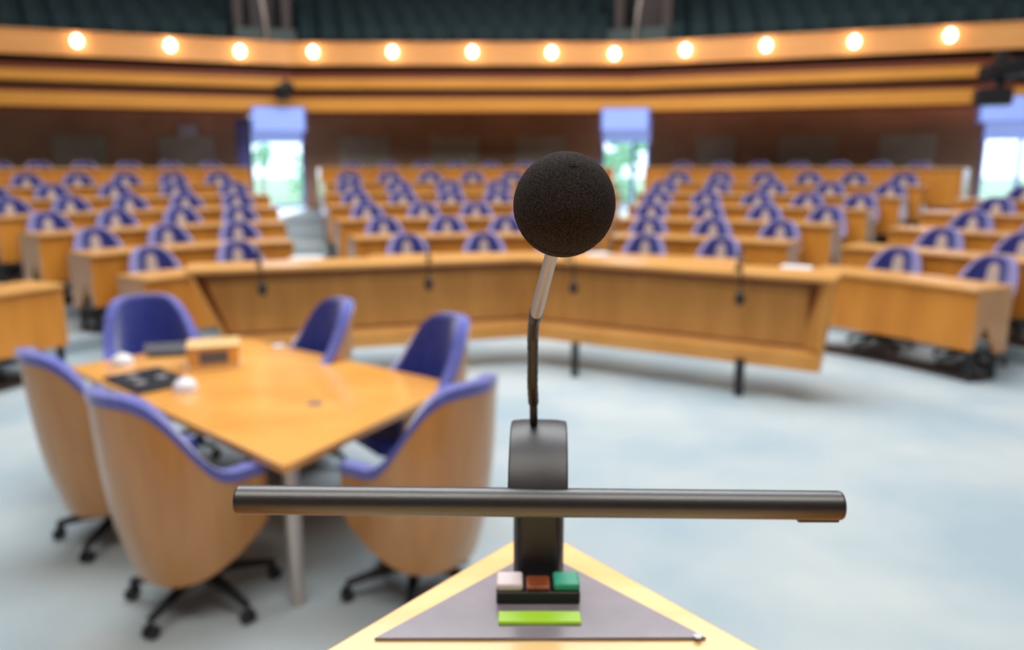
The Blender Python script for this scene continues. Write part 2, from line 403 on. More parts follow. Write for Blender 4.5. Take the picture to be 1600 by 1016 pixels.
for ri, (d, w, z) in enumerate(GS):
    poly = off_poly(GK, d + .42)
    for nm, _a, _b, _c, ua, ub in blocks:
        lo, hi = min(ua, ub), max(ua, ub)
        p0, _ = along(poly, max(lo, -30)); p1, _ = along(poly, hi)
        # walk along polyline at constant spacing
        pts = []; u = lo
        while True:
            p, ang = along(poly, u)
            if p is None or u > hi: break
            pts.append((p, ang))
            step = .47; uu = u
            while True:
                uu += 1.0; pn, _ = along(poly, uu)
                if pn is None or (pn - p).length >= step: break
            u = uu
            if pn is None: break
        if nm.startswith('left'): pass
        for i, (p, ang) in enumerate(pts):
            lab = 'dark green gallery chair, %s from left, %s row, %s' % (ORD[i], ROWN[ri], nm)
            if not used: o = gs0; used = True
            else: o = gs0.copy(); COL.objects.link(o)
            o.location = (p.x, p.y, z); o.rotation_euler = (0, 0, ang); tag(o, lab, 'seat', 'dark green seats in the public gallery')
# stair gaps: taupe side posts, grey-green barrier, handrail
for (ua, ub, w) in ((366, 462, 'left'), (948, 1044, 'right')):
    poly = off_poly(GK, .40); p, ang = along(poly, (ua + ub) / 2); pa, _ = along(poly, ua); pb, _ = along(poly, ub); L = (pb - pa).length / 2
    t = thing('stair_barrier', 'grey-green barrier across the %s gallery stair with taupe posts' % w, 'barrier', (p.x, p.y, 3.95), ang, 'gallery stair barriers')
    MB().box((-L, -.03, 0), (L, .03, zg(44, p.y) - 3.95)).build('panel', gbar, t, bevel=.01)
    for sx in (-1, 1):
        MB().box((sx * L - .10 - sx*.12, .5, .37), (sx * L + .10 - sx*.12, .9, 2.6)).build('post', gbox, t, bevel=.01)
    MB().box((-.22, 1.2, .37), (.30, 1.5, 2.5)).build('post', gbox, t, bevel=.01)
    s = 1 if w == 'left' else -1
    h = MB(); h.tube([(.0 + .02*s, -.12, .15), (.0 + .01*s, -.12, .75), (-.03*s, -.10, 1.2), (-.10*s, .0, 1.8)], [.03, .04, .05, .04])
    tag_o = thing('stair_handrail', 'pale metal handrail rising over the %s gallery stair' % w, 'handrail', (p.x, p.y, 3.95), ang, 'gallery handrails')
    h.build('rail', mat('rail_metal_' + w, (.33, .27, .24), .35, metal=.4), tag_o)
# blue header boxes with painted daylight glow over the doors, hung on the gallery front
for (ua, ub, va, vb, w) in ((391, 477, 166, 206, 'left garden door'), (939, 1016, 169, 205, 'middle garden door'), (1532, 1680, 151, 192, 'right window')):
    poly = off_poly(GK, -.09)
    def al(u, v):
        x, y, _ = ray(u, v); k = x / y
        for a in range(len(poly) - 1):
            p, q = poly[a], poly[a + 1]; f0, f1 = p[0] - k * p[1], q[0] - k * q[1]
            if f0 <= 0 <= f1: return lerp2(p, q, -f0 / (f1 - f0))
    p, q = al(ua, va), al(ub, va); z1, z0 = P(ua, va, p[1]).z, P(ua, vb, p[1]).z
    d = Vector((q[0] - p[0], q[1] - p[1])); L = d.length
    t = thing('blind_box', 'pale blue blind box with painted daylight glow above the ' + w, 'blind', ((p[0] + q[0]) / 2, (p[1] + q[1]) / 2, z0), math.atan2(d.y, d.x), 'blue boxes above the doors')
    MB().box((-L / 2, 0, 0), (L / 2, .22, z1 - z0)).build('housing', frame_b, t)
    MB().box((-L / 2 + .04, -.012, .02), (L / 2 - .04, 0, z1 - z0 - .02)).build('screen', blind, t)
# lamps on the fascia
lampu = [(120, 64), (266, 71), (375, 80), (489, 81), (613, 81), (738, 81), (862, 82), (960, 84), (1071, 78), (1197, 71), (1335, 65), (1485, 55)]
lp = None
for i, (u, v) in enumerate(lampu):
    poly = off_poly(GK, -.10); k = None
    x, y, w = ray(u, v); kk = x / y
    for a in range(len(poly) - 1):
        p, q = poly[a], poly[a + 1]; f0, f1 = p[0] - kk * p[1], q[0] - kk * q[1]
        if f0 <= 0 <= f1:
            t = -f0 / (f1 - f0); pt = lerp2(p, q, t); dd = Vector((q[0] - p[0], q[1] - p[1])); ang = math.atan2(dd.y, dd.x)
    z = P(u, v, pt[1]).z
    lab = 'glowing round lamp on the gallery front, %s from the left' % ORD[i]
    if lp is None:
        lp = thing('wall_lamp', lab, 'lamp', (pt[0], pt[1], z), ang, 'lamps on the gallery front')
        MB().ball((0, 0, 0), .085, .085, .105, 16, 10).build('bulb', lampglow, lp)
        MB().tube([(0, .05, 0), (0, .12, 0)], .05, 16).build('mount', chrome, lp)
    else: dup(lp, (pt[0], pt[1], z), ang, lab)
# small low-set glow right of the eighth lamp
# cameras on brackets under the fascia
def cctv(name, c, s, label, rz=0):
    t = thing(name, label, 'camera', c, rz, 'cameras on the gallery front')
    MB().box((-.05*s, -.10*s, -.06*s), (.05*s, .22*s, .24*s)).build('bracket', black, t, bevel=.01)
    MB().tube([(0, -.1*s, -.06*s), (0, -.12*s, -.20*s)], .05*s).build('neck', black, t)
    MB().tube([(-.20*s, -.26*s, -.02*s), (.22*s, .0, .08*s)], [.09*s, .10*s]).build('camera_body', black, t, bevel=.01)
    MB().box((-.24*s, -.2*s, -.34*s), (.12*s, .02*s, -.16*s)).build('base_box', black, t, bevel=.02)
cctv('gallery_camera', P(446, 138, 17.05), .72, 'small dark camera on a bracket above the left garden door')
cctv('gallery_camera', P(1562, 116, 13.6), 1.5, 'larger dark camera on a bracket above the right window', R(-20))
# small pale wall sign and open blue leaf left of the left door
tag(on_wall(LW, KL, 286, 314, 'wall_sign', mat('sign_pale', (.42, .42, .50), .3), 2.60, 2.86, .05), 'small pale grey sign high on the brown wall left of the garden door', 'sign')
dl = thing('glass_door_leaf', 'violet-blue glazed leaf folded back left of the left garden door', 'door', (P(366, 200, 18.2).x, 18.2, .985))
MB().box((0, 0, 0), (.36, .05, 1.98)).build('frame', mat('violet_leaf', (.16, .14, .32), .25, spec=.8), dl, bevel=.01)
MB().box((.10, -.012, .2), (.30, 0, 1.82)).build('pane', mat('violet_pane', (.20, .22, .62), .12, spec=.9), dl)

# ------------------------------------------------------------------ outside the windows
b = MB(); b.box((-60, 22.3, -.3), (60, 80, .6)); struct(b.build('floor', lawn))
def tree(u, v, Y, r, h, label, seed):
    rnd = random.Random(seed); c = P(u, v, Y); t = thing('garden_tree', label, 'tree', (c.x, Y, .6), 0, 'trees outside the windows')
    MB().tube([(0, 0, 0), (.05, 0, c.z - .6)], [.12, .07]).build('trunk', bark, t)
    m = MB()
    for i in range(70):
        d = Vector((rnd.gauss(0, 1), rnd.gauss(0, 1), rnd.gauss(0, 1))).normalized() * rnd.random() ** .4
        p = Vector((d.x * r, d.y * r, c.z - .6 + d.z * h)); s = rnd.uniform(.12, .28) * r
        m.ball(p, s, s, s * .8, 7, 5)
    m.build('crown', leaf, t)
tree(470, 300, 31, .55, 1.4, 'leafy green tree outside the right half of the left garden door', 1)
tree(408, 235, 33, .45, .7, 'small green tree outside the left edge of the left garden door', 2)
tree(968, 225, 33, 1.1, 1.6, 'pale green tree filling the left part of the middle garden door', 3)
tree(965, 310, 30, .9, .9, 'low green shrub behind the middle garden door', 4)

# ------------------------------------------------------------------ chairs
def plan(p, rr, ext=.17):              # p in [-1,1] round the tub: arc over the back, then straight arms
    s = abs(p); sg = 1 if p >= 0 else -1
    if s < .78:
        a = s / .78 * math.pi / 2; e = .86
        return sg * rr * math.sin(a) ** e if a else 0, rr * max(0, math.cos(a)) ** e
    return sg * rr * (1 - .04 * ((s - .78) / .22)), -ext * (s - .78) / .22
def ztop(p, top=1.02):
    ex = 4.6 if top > 1.065 else 3.3
    s = min(1, abs(p) / .80); x = abs(math.sin(s * math.pi / 2))
    h = top - (top - .68) * x ** ex
    return h - .01 * max(0, abs(p) - .8) / .2
def shell_grid(inset, zlo, zadd, top, NP=44, NZ=12):
    g = []
    for i in range(NP + 1):
        p = -1 + 2 * i / NP; row = []
        zt = ztop(p, top) + zadd; zb = zlo(p)
        for j in range(NZ + 1):
            z = zb + (zt - zb) * j / NZ
            f = min(1, max(0, (z - .20) / .62)); f = f * (2 - f)
            rr = .268 + .052 * f - inset
            x, y = plan(p, rr); back = max(0, 1 - abs(p) / .78)
            y += (.04 + .08 * (z - .45)) * back ** .7 if z > .45 else .04 * back ** .7 * max(0, (z - .2) / .25)
            row.append(Vector((x, y, z)))
        g.append(row)
    return g
def make_chair(top, base_parts, inlay, label, group):
    t = thing('tub_chair', label, 'chair', (0, 0, 0), 0, group)
    zb = lambda p: .215 + .20 * abs(p) ** 3.4
    MB().sheet(shell_grid(0, zb, 0, top), shell_grid(.02, zb, 0, top)).build('shell', wood_shell, t)
    zc = lambda p: max(.40, zb(p) + .02)
    o, n = shell_grid(-.004, lambda p: ztop(p, top) - .022, .024, top, 44, 3), shell_grid(.062, lambda p: ztop(p, top) - .022, .024, top, 44, 3)
    up = MB().sheet(shell_grid(.021, zc, .004, top), shell_grid(.072, zc, .004, top))
    up.build('upholstery', navy if inlay else blue, t); MB().sheet(o, n).build('rim', rim_b if inlay else rim_t, t)
    seat = [(-.22, -.23), (-.17, -.27), (.17, -.27), (.22, -.23), (.24, .0), (.20, .15), (.1, .22), (-.1, .22), (-.20, .15), (-.24, .0)]
    MB().prism(seat, .37, .48, True).build('seat', blue, t, bevel=.03)
    if inlay:
        m = MB(); o, n = [], []
        for i in range(11):
            a = -1 + 2 * i / 10; w = .064
            hh = math.sqrt(max(0, 1 - abs(a) ** 2.6)); ro, rn = [], []
            for j in range(8):
                z = .55 + (top - .06 - .55) * j / 7; zc_ = (.55 + top - .06) / 2; z = zc_ + (z - zc_) * (.35 + .65 * hh)
                f = min(1, max(0, (z - .20) / .62)); f = f * (2 - f); rr = .268 + .052 * f - .074
                y = rr + (.04 + .08 * (z - .45))
                ro.append((a * w, y - .022, z)); rn.append((a * w, y + .01, z))
            o.append(ro); n.append(rn)
        m.sheet(o, n); m.build('back_inlay', pad, t)
    if base_parts:
        MB().tube([(0, 0, .10), (0, 0, .38)], .032, 16).build('column', black, t)
        MB().box((-.13, -.13, .33), (.13, .13, .385)).build('seat_mechanism', black, t, bevel=.02)
        for k in range(5):
            a = R(36 + 72 * k); c, s_ = math.cos(a), math.sin(a)
            lg = MB().tube([(0, 0, .135), (c*.12, s_*.12, .13), (c*.25, s_*.25, .105), (c*.335, s_*.335, .085)], [.034, .028, .022, .018], 10).build('leg', black, t)
            m = MB()
            q = Vector((c*.335, s_*.335, .031)); nrm = Vector((-s_, c, 0))
            for sd in (-1, 1): m.tube([q + nrm * sd * .006, q + nrm * sd * .026], .03, 14)
            m.tube([q, q + Vector((0, 0, .05))], .010, 8); m.build('caster', black, lg)
    else:
        m = MB(); m.tube([(0, 0, .05), (0, 0, .38)], .032, 10)
        for k in range(5):
            a = R(36 + 72 * k); c, s_ = math.cos(a), math.sin(a)
            m.tube([(0, 0, .12), (c*.335, s_*.335, .07)], [.03, .02], 8); m.ball((c*.335, s_*.335, .032), .028, .028, .032, 10, 6)
        m.build('base', black, t)
    return t
def face(d): return math.atan2(d[1], d[0]) + math.pi / 2      # chair faces local -Y
# the six around the table
e1 = (.675, .74)
tabs = [((-1.44, 3.40), e1, 'blue tub chair with wooden shell, on the near side of the table, closest to camera', R(6)),
        ((-2.13, 4.08), e1, 'wooden-shelled blue tub chair seen from behind, leftmost at the near side of the table', 0),
        ((-.45, 3.49), (-.80, .58), 'wooden-shelled blue tub chair at the right end of the table, behind the lamp bar', 0),
        ((-2.38, 5.22), (.60, -.80), 'blue tub chair facing the camera at the far left end of the table', 0),
        ((-1.44, 5.12), (-.80, -.60), 'blue tub chair on the far side of the table, nearer the wooden box', 0),
        ((-.64, 4.54), (-.80, -.60), 'blue tub chair on the far side of the table, nearest the microphone', 0)]
tc = None
for (c, d, lab, dr) in tabs:
    if tc is None:
        tc = make_chair(1.07, True, False, lab, 'tub chairs around the table'); tc.location = (*c, 0); tc.rotation_euler = (0, 0, face(d) + dr)
    else:
        o = dup(tc, (*c, 0), face(d) + dr, lab)
        if 'leftmost' in lab:
            for ch in o.children:
                if ch.name.startswith('leg'): ch.rotation_euler = (0, 0, R(18))

# ------------------------------------------------------------------ rows of seats and desks
US = {'left': [[255, 385], [165, 275, 382], [89, 192, 292, 381], [27, 120, 211, 297, 376], [-5, 89, 186, 280, 369], [49, 128, 202, 275, 346], [5, 67, 137, 206, 270, 334]],
      'centre': [[641, 758, 872], [604, 701, 792, 886], [577, 664, 745, 828, 908], [559, 632, 706, 778, 850, 920], [549, 625, 702, 780, 857, 930], [548, 611, 673, 739, 801, 864, 926], [552, 608, 662, 715, 767, 820, 873, 926]],
      'right': [[1003, 1118], [1010, 1108, 1211], [1015, 1102, 1190, 1285], [1025, 1100, 1179, 1257, 1338], [1035, 1117, 1203, 1292, 1385], [1058, 1123, 1191, 1260, 1331, 1407], [1065, 1126, 1184, 1245, 1308, 1370, 1432]],
      'far right': [[1385, 1527], [1456, 1580], [1507, 1622], [1546, 1645], [1594]],
      'far left': [[-34]]}
hc = None
CH = .06
DT, DB = .885, .30                     # desk top height, underside of front panel
def desk(k, ths, block, first_ext, last_ext, lab):
    r = rad(k) + (.35 if block == 'far left' else 0); zf = ZK[k]; dt = DT + (.09 if k == NR - 1 else 0)
    a, c = ths[0] - first_ext / r, ths[-1] + last_ext / r
    n = max(2, len(ths) * 2); tt = [a + (c - a) * i / n for i in range(n + 1)]
    mid = pol(r - .5, (a + c) / 2, zf)
    t = thing('bench_desk', lab, 'desk', mid, 0, 'maple desk rows of the hemicycle')
    def arcs(m, r0, r1, z0, z1, r0b=None, aa=None):
        r0b = r0 if r0b is None else r0b; L = aa or tt
        g1 = [[pol(r0b, x, z0), pol(r0, x, z1)] for x in L]; g2 = [[pol(r1 + (r0b - r0), x, z0), pol(r1, x, z1)] for x in L]
        return m.sheet(g1, g2, False)
    arcs(MB(), r - .80, r - .24, zf + dt - .03, zf + dt).build('desk_top', wood_top, t, world=True, bevel=.004)
    e = .02 / r; inner = [a + e + (c - a - 2 * e) * i / n for i in range(n + 1)]
    arcs(MB(), r - .76, r - .735, zf + DB, zf + dt - .0305, None, inner).build('front_panel', wood, t, world=True, bevel=.003)
    for th, sg in ((a, 1), (c, -1)):
        m = MB(); w = .03 / r * sg
        prof = [(-.76, DB), (-.76, dt - .031), (-.26, dt - .031), (-.26, .25), (-.42, .25), (-.60, .55), (-.735, DB + .02)]
        A = [pol(r + q[0], th, zf + q[1]) for q in prof]; B = [pol(r + q[0], th + w, zf + q[1]) for q in prof]
        n_ = len(prof); m.add(A + B, [tuple(range(n_)), tuple(range(n_, 2*n_))[::-1]] + [(i, (i+1) % n_, (i+1) % n_ + n_, i + n_) for i in range(n_)])
        m.build('end_panel', wood_end, t, world=True)
        for q in (-.70, -.36):
            tl = th + sg * .06 / r; p = pol(r + q, tl)
            MB().box((p.x - .025, p.y - .025, zf), (p.x + .025, p.y + .025, zf + (.56 if q > -.6 else DB + .05))).build('leg', black, t, world=True)
    m = arcs(MB(), r - .72, r - .34, zf + .001, zf + .016); m.build('under_desk_shade', desk_shade_m, t, world=True)  # thin dark plate standing in for the shade under the desk
    return t
for block, rows in US.items():
    for k, us in enumerate(rows):
        r = rad(k) + (.35 if block == 'far left' else 0); zf = ZK[k]
        ths = [theta(u, r, zf + .95) for u in us]
        rn = ORD[k]
        ext = {'left': (.50, .50), 'centre': (.50, .50), 'right': (.50, .45), 'far right': (.60, .42 if k == 0 else .9), 'far left': (.9, .75)}[block]
        e0, e1_ = ext
        if block == 'right': e0, e1_ = (.75 if k == 6 else .42), [.45, .40, .34, .36, .40, .50, .95][k]
        if block == 'far right': e0, e1_ = [.55, .8, .7, .7, .7][k], (.52 if k == 0 else .9)
        if block == 'left': e0, e1_ = (.64 if k == 0 else .55), (.6 if k == 6 else .45)
        if block == 'far left': e0, e1_ = 1.0, .34
        if block == 'centre': e0, e1_ = (.78 if k == 6 else .60), .50
        if block == 'left' and k > 3: e0 = 1.1
        lab = 'curved maple desk with black legs, %s row from the front, %s seating block' % (rn, block)
        desk(k, ths, block, e0, e1_, lab)
        for i, th in enumerate(ths):
            pos = 'only one visible' if len(ths) == 1 else '%s from left' % ORD[i]
            lab = 'blue chair with beige inlay, %s, %s row, %s seating block' % (pos, rn, block)
            p = pol(r, th, zf + CH * 0); rz = -th
            if hc is None:
                hc = make_chair(1.06, False, True, lab, 'blue chairs in the seating rows'); hc.location = p; hc.rotation_euler = (0, 0, rz)
            else: dup(hc, p, rz, lab)

# ------------------------------------------------------------------ interruption desk
A = G(287, 423, 1.07); M_ = G(822, 403.5, 1.07); B = G(1306, 436, 1.07)
def dk(pts): return [Vector((p[0], p[1])) for p in pts]
top = [A, M_, B]
idk = thing('speaking_desk', 'large two-winged maple desk with inset front panel and four microphones', 'desk', (M_.x, M_.y, 0))
def idir(i): return (Vector(top[i + 1][:2]) - Vector(top[i][:2])).normalized()
TP = [(p.x, p.y) for p in top]
m = strip(MB(), TP, 0, .55, 1.03, 1.07); m.build('desk_top', wood_top, idk, world=True, bevel=.004)
# corner points of the front at a given setback and height, with the ends drawn in towards the bottom
def front(d, z, inl=0, inr=0):
    f = (1.05 - z) / .77
    q = off_poly(TP, d); a, mm, c = [Vector(x) for x in q]
    il = .02 + .34 * f + inl; ir = .02 + .05 * f + inr
    return [(*(a + (mm - a).normalized() * il), z), (*mm, z), (*(c + (mm - c).normalized() * ir), z)]
def panel(name, d0, d1, z0, z1, material, th=.025, inl=0, inr=0):
    m = MB()
    a0_, a1_ = front(d0, z0, inl, inr), front(d1, z1, inl, inr); b0_, b1_ = front(d0 + th, z0, inl, inr), front(d1 + th, z1, inl, inr)
    for i in range(2):
        m.quadsolid([a0_[i], a0_[i+1], b0_[i+1], b0_[i]], [a1_[i], a1_[i+1], b1_[i+1], b1_[i]])
    return m.build(name, material, idk, world=True, bevel=.003)
panel('inset_panel', .10, .16, .44, 1.03, wood_in, inl=.03, inr=.14)
panel('ledge', -.01, .10, .40, .44, wood_rim, .03)
panel('lower_rail', -.03, -.01, .27, .40, wood_rim, .05)
for sd in (0, 2):
    m = MB(); inl = 0
    w = .13 if sd == 2 else .03
    P0 = [front(d, z)[sd] for d, z in ((-.02, .27), (0.0, .40), (.02, 1.03), (.30, 1.03), (.10, .27))]
    k_ = dict(inl=w) if sd == 0 else dict(inr=.03)
    P1 = [front(d, z, **k_)[sd] for d, z in ((-.02, .27), (0.0, .40), (.02, 1.03), (.30, 1.03), (.10, .27))]
    n_ = 5; m.add(P0 + P1, [tuple(range(n_)), tuple(range(n_, 2*n_))[::-1]] + [(i, (i+1) % n_, (i+1) % n_ + n_, i + n_) for i in range(n_)])
    m.build('end_panel', wood_rim, idk, world=True)
    if sd == 2:
        m = MB(); q0 = [front(d, z, 0, .03)[2] for d, z in ((.02, 1.03), (.0, .44), (.10, .44), (.16, 1.03))]; q1 = [front(d, z, 0, i_)[2] for d, z, i_ in ((.13, 1.03, .16), (.08, .44, .16), (.10, .44, .17), (.16, 1.03, .17))]
        m.quadsolid(q0, q1); m.build('corner_fillet', wood_in, idk, world=True)
panel('shadow_strip', .085, .085, .97, 1.03, redwood_shade, .02, inl=.03, inr=.05)  # dark red strips painted in as shadow lines around the inset panel
panel('shadow_strip', .088, .095, .44, .458, redwood_shade, .02, inl=.03, inr=.14)
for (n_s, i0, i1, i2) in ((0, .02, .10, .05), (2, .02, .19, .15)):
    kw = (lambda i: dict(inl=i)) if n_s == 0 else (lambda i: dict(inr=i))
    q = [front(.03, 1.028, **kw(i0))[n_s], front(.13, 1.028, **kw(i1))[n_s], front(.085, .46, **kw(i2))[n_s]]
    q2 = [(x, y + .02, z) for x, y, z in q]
    MB().add(q + q2, [(0, 1, 2), (5, 4, 3), (0, 3, 4, 1), (1, 4, 5, 2), (2, 5, 3, 0)]).build('corner_shade', redwood_shade, idk, world=True)  # dark red wedge painted in for shade at the desk's ends
for (u, v) in ((898, 588), (1153, 618), (420, 565), (640, 575)):
    g = G(u, v, 0)
    # under the lower rail
    MB().box((g.x - .035, g.y - .035, 0), (g.x + .035, g.y + .035, .33)).build('leg', black, idk, world=True)
dt_ = front(.12, 1.0)
# gooseneck microphones hanging over its front edge
mics = [(405, 425, 410, 452, 398, 392, 'at the far left of the speaking desk'), (670, 410, 670, 444, 670, 388, 'left of centre on the speaking desk'),
        (886, 420, 896, 450, 884, 396, 'beneath the big black microphone ball'), (1152, 432, 1156, 467, 1150, 402, 'at the right of the speaking desk')]
for (u0, v0, u1, v1, u2, v2, w) in mics:
    pb = None
    for i in range(2):
        x, y, _ = ray(u0, v0); k = x / y; p, q = TP[i], TP[i + 1]; f0, f1 = p[0] - k * p[1], q[0] - k * q[1]
        if f0 <= 0 <= f1: s = -f0 / (f1 - f0); pb = lerp2(p, q, s)
    dxy = Vector((pb[0], pb[1])).normalized()
    base = Vector((pb[0], pb[1], 1.07)) + Vector((dxy.x, dxy.y, 0)) * .10
    t = thing('gooseneck_microphone', 'small black gooseneck microphone bent forward, ' + w, 'microphone', base, 0, 'microphones on the speaking desk')
    MB().tube([(0, 0, 0), (0, 0, .03)], .028, 14).build('base', black, t)
    hd = P(u1, v1, pb[1] - .16) - base
    m = MB(); pts = []
    c0, c1, c2, c3 = Vector((0, 0, .03)), Vector((0, 0, .30)), Vector((hd.x, hd.y - .02, .30)), hd
    for i in range(15):
        s = i / 14; pts.append(c0*(1-s)**3 + c1*3*s*(1-s)**2 + c2*3*s*s*(1-s) + c3*s**3)
    m.tube(pts, .009, 8); m.build('gooseneck', black, t)
    MB().ball(hd, .042, .042, .066, 14, 10).build('head', black, t)
    pc = Vector((hd.x*.7, hd.y*.95, .0)); 
# papers on the desk
for (u, v, w, lab, rot) in ((476, 405, .30, 'grey-white paper sheet on the speaking desk near the left aisle', 0), (935, 399, .24, 'bright white paper sheet on the speaking desk right of the ball', .4), (1248, 420, .26, 'pale paper sheet at the right end of the speaking desk', -.5)):
    g = G(u, v, 1.072); g.y += .06
    o = MB().box((-w / 2, -.10, 0), (w / 2, .10, .012), Matrix.Rotation(rot, 4, 'Z')).build('paper_sheet', paper)
    o.location = (g.x, g.y, 1.0705); tag(o, lab, 'paper', 'papers on the speaking desk')

# ------------------------------------------------------------------ meeting table
TZ = .74
N_, R_, F_, L_ = G(445, 727, TZ), G(712, 601, TZ), G(372, 527, TZ), G(112, 574, TZ)
tb = thing('meeting_table', 'maple meeting table in two leaves on round metal legs', 'table', ((N_.x + F_.x) / 2, (N_.y + F_.y) / 2, 0))
s1, s2 = G(236, 633, TZ), G(572, 561, TZ)
def on_line(p, q, x):                  # project x onto line pq
    d = (q - p); t = (x - p).dot(d) / d.dot(d); return p + d * t
s1 = on_line(N_, L_, s1); s2 = on_line(R_, F_, s2)
gap = (L_ - N_).normalized() * .003
MB().prism([N_, R_, s2 - gap, s1 - gap], TZ - .028, TZ).build('tabletop', wood_tab, tb, world=True, bevel=.003)
MB().prism([s1 + gap, s2 + gap, F_, L_], TZ - .028, TZ).build('tabletop', wood_tab, tb, world=True, bevel=.003)
for pts in ((N_, R_), (R_, F_), (F_, L_), (L_, N_)):
    p, q = pts; d = (q - p).normalized(); n = Vector((d.y, -d.x, 0))
    m = MB(); z0, z1 = TZ - .034, TZ + .001
    m.quadsolid([(p.x, p.y, z0), (q.x, q.y, z0), (q.x + n.x*.012, q.y + n.y*.012, z0), (p.x + n.x*.012, p.y + n.y*.012, z0)],
                [(p.x, p.y, z1), (q.x, q.y, z1), (q.x + n.x*.012, q.y + n.y*.012, z1), (p.x + n.x*.012, p.y + n.y*.012, z1)])
    m.build('edge_band', wood_top, tb, world=True)
cen = (N_ + R_ + F_ + L_) / 4
foot = G(466, 943, 0)
for p in (foot, R_ + (cen - R_) * .16, F_ + (cen - F_) * .16, L_ + (cen - L_) * .14, ):
    MB().tube([(p.x, p.y, 0), (p.x, p.y, TZ - .029)], .036, 24).build('leg', steel, tb, world=True)
q = G(492, 631, TZ)
MB().box((q.x - .035, q.y - .03, TZ), (q.x + .035, q.y + .03, TZ + .003)).build('cable_socket', grey_m, tb, world=True)
# things on the table
Lf = math.atan2((L_ - N_).y, (L_ - N_).x)
c = G(232, 594, TZ + .01)
fo = thing('leather_folder', 'black folder with grey discs lying on the left half of the table', 'folder', (c.x, c.y, TZ + .001), Lf)
MB().box((-.24, -.165, 0), (.24, .165, .018)).build('cover', black, fo, bevel=.004)
for (x, y) in ((.09, .05), (-.06, .07), (-.02, -.07)): MB().tube([(x, y, .018), (x, y, .022)], .034, 20).build('disc', steel, fo)
for (u, v, w) in ((192, 566, 'behind the black folder'), (290, 606, 'in front of the black folder')):
    p = G(u, v + 4, TZ)
    t = thing('white_cup', 'small round white upturned cup on the table, ' + w, 'cup', (p.x, p.y, TZ + .001), 0, 'white cups on the table')
    m = MB(); pr = [(.0, .068), (.026, .066), (.050, .055), (.064, .034), (.068, 0), (.060, 0)]
    for i in range(len(pr) - 1):
        ring = lambda r_, z_: [(r_ * math.cos(2*math.pi*k/24), r_ * math.sin(2*math.pi*k/24), z_) for k in range(24)]
        m.add(ring(*pr[i]) + ring(*pr[i+1]), [(k, (k+1) % 24, (k+1) % 24 + 24, k + 24) for k in range(24)], True)
    m.add([(.050*math.cos(2*math.pi*k/24), .050*math.sin(2*math.pi*k/24), 0) for k in range(24)], [tuple(range(24))])
    m.build('bowl', white, t)
    MB().tube([(0, 0, .067), (0, 0, .073)], .020, 18).build('foot_ring', white, t)
c = G(325, 577, TZ); c.y += .12
bx = thing('wooden_box', 'light wooden box with dark grey windows on the far left part of the table', 'box', (c.x, c.y, TZ + .001), Lf + R(-118))
MB().box((-.15, -.115, 0), (.15, .115, .13)).build('body', wood_tab, bx, bevel=.008)
MB().box((-.16, -.125, .13), (.16, .125, .148)).build('lid', wood_lec, bx, bevel=.006)
MB().box((-.085, -.120, .035), (.085, -.1155, .11)).build('window', grey_m, bx)
MB().box((-.155, -.06, .035), (-.1505, .06, .11)).build('window', grey_m, bx)
MB().box((-.172, -.132, -.0), (.172, .132, .012)).build('plinth', wood_lec, bx, bevel=.003)
c = G(262, 556, TZ)
tg = thing('tilted_display', 'thin grey tilted display between the wooden box and the folder', 'display', (c.x, c.y, TZ + .001), R(12))
MB().box((-.15, -.01, .02), (.15, .008, .09), Matrix.Rotation(R(-35), 4, 'X')).build('screen', grey_m, tg, bevel=.004)
MB().box((-.12, -.04, 0), (.12, .07, .02)).build('stand', black, tg, bevel=.004)
p = G(434, 545, TZ)
o = MB().box((-.04, -.03, 0), (.04, .03, .02)).build('eraser_block', white, bevel=.006); o.location = (p.x, p.y + .02, TZ + .001); o.rotation_euler = (0, 0, .6)
tag(o, 'tiny white block at the far edge of the table beside the middle chair', 'block')

# ------------------------------------------------------------------ lectern, lamp and microphone
LZ = 1.60
apex = G(839, 821, LZ); bl_, br_ = G(505, 1016, LZ), G(1192, 1016, LZ)
def ext(a, p, s): return a + (p - a) * s
bl2, br2 = ext(apex, bl_, 1.45), ext(apex, br_, 1.45)
lec = thing('lectern', 'maple lectern corner with a dark triangular control plate', 'lectern', (apex.x, .45, .5))
MB().prism([apex, bl2, (bl2.x, bl2.y - .25), (br2.x, br2.y - .25), br2], LZ - .03, LZ).build('top', wood_lec, lec, world=True, bevel=.004)
def inn(p, c, s): return c + (p - c) * s
cc = Vector((apex.x, .35, 0))
body = [inn(Vector((p[0], p[1], 0)), cc, .86) for p in (apex, bl2, (bl2.x, bl2.y - .25), (br2.x, br2.y - .25), br2)]
MB().prism(body, .5, LZ - .03).build('body', wood, lec, world=True, bevel=.004)
pa, pl, pr_ = G(840, 862, LZ), G(584, 1002, LZ), G(1104, 1001, LZ)
MB().prism([pa, pl, pr_], LZ + .0002, LZ + .003).build('control_plate', panel_dark, lec, world=True, bevel=.001)
for (u, v) in ((1090, 996), ):
    s = G(u, v, LZ + .003); MB().tube([(s.x, s.y, LZ + .003), (s.x, s.y, LZ + .0045)], .0035, 16).build('screw', chrome, lec, world=True)
zp = LZ + .003
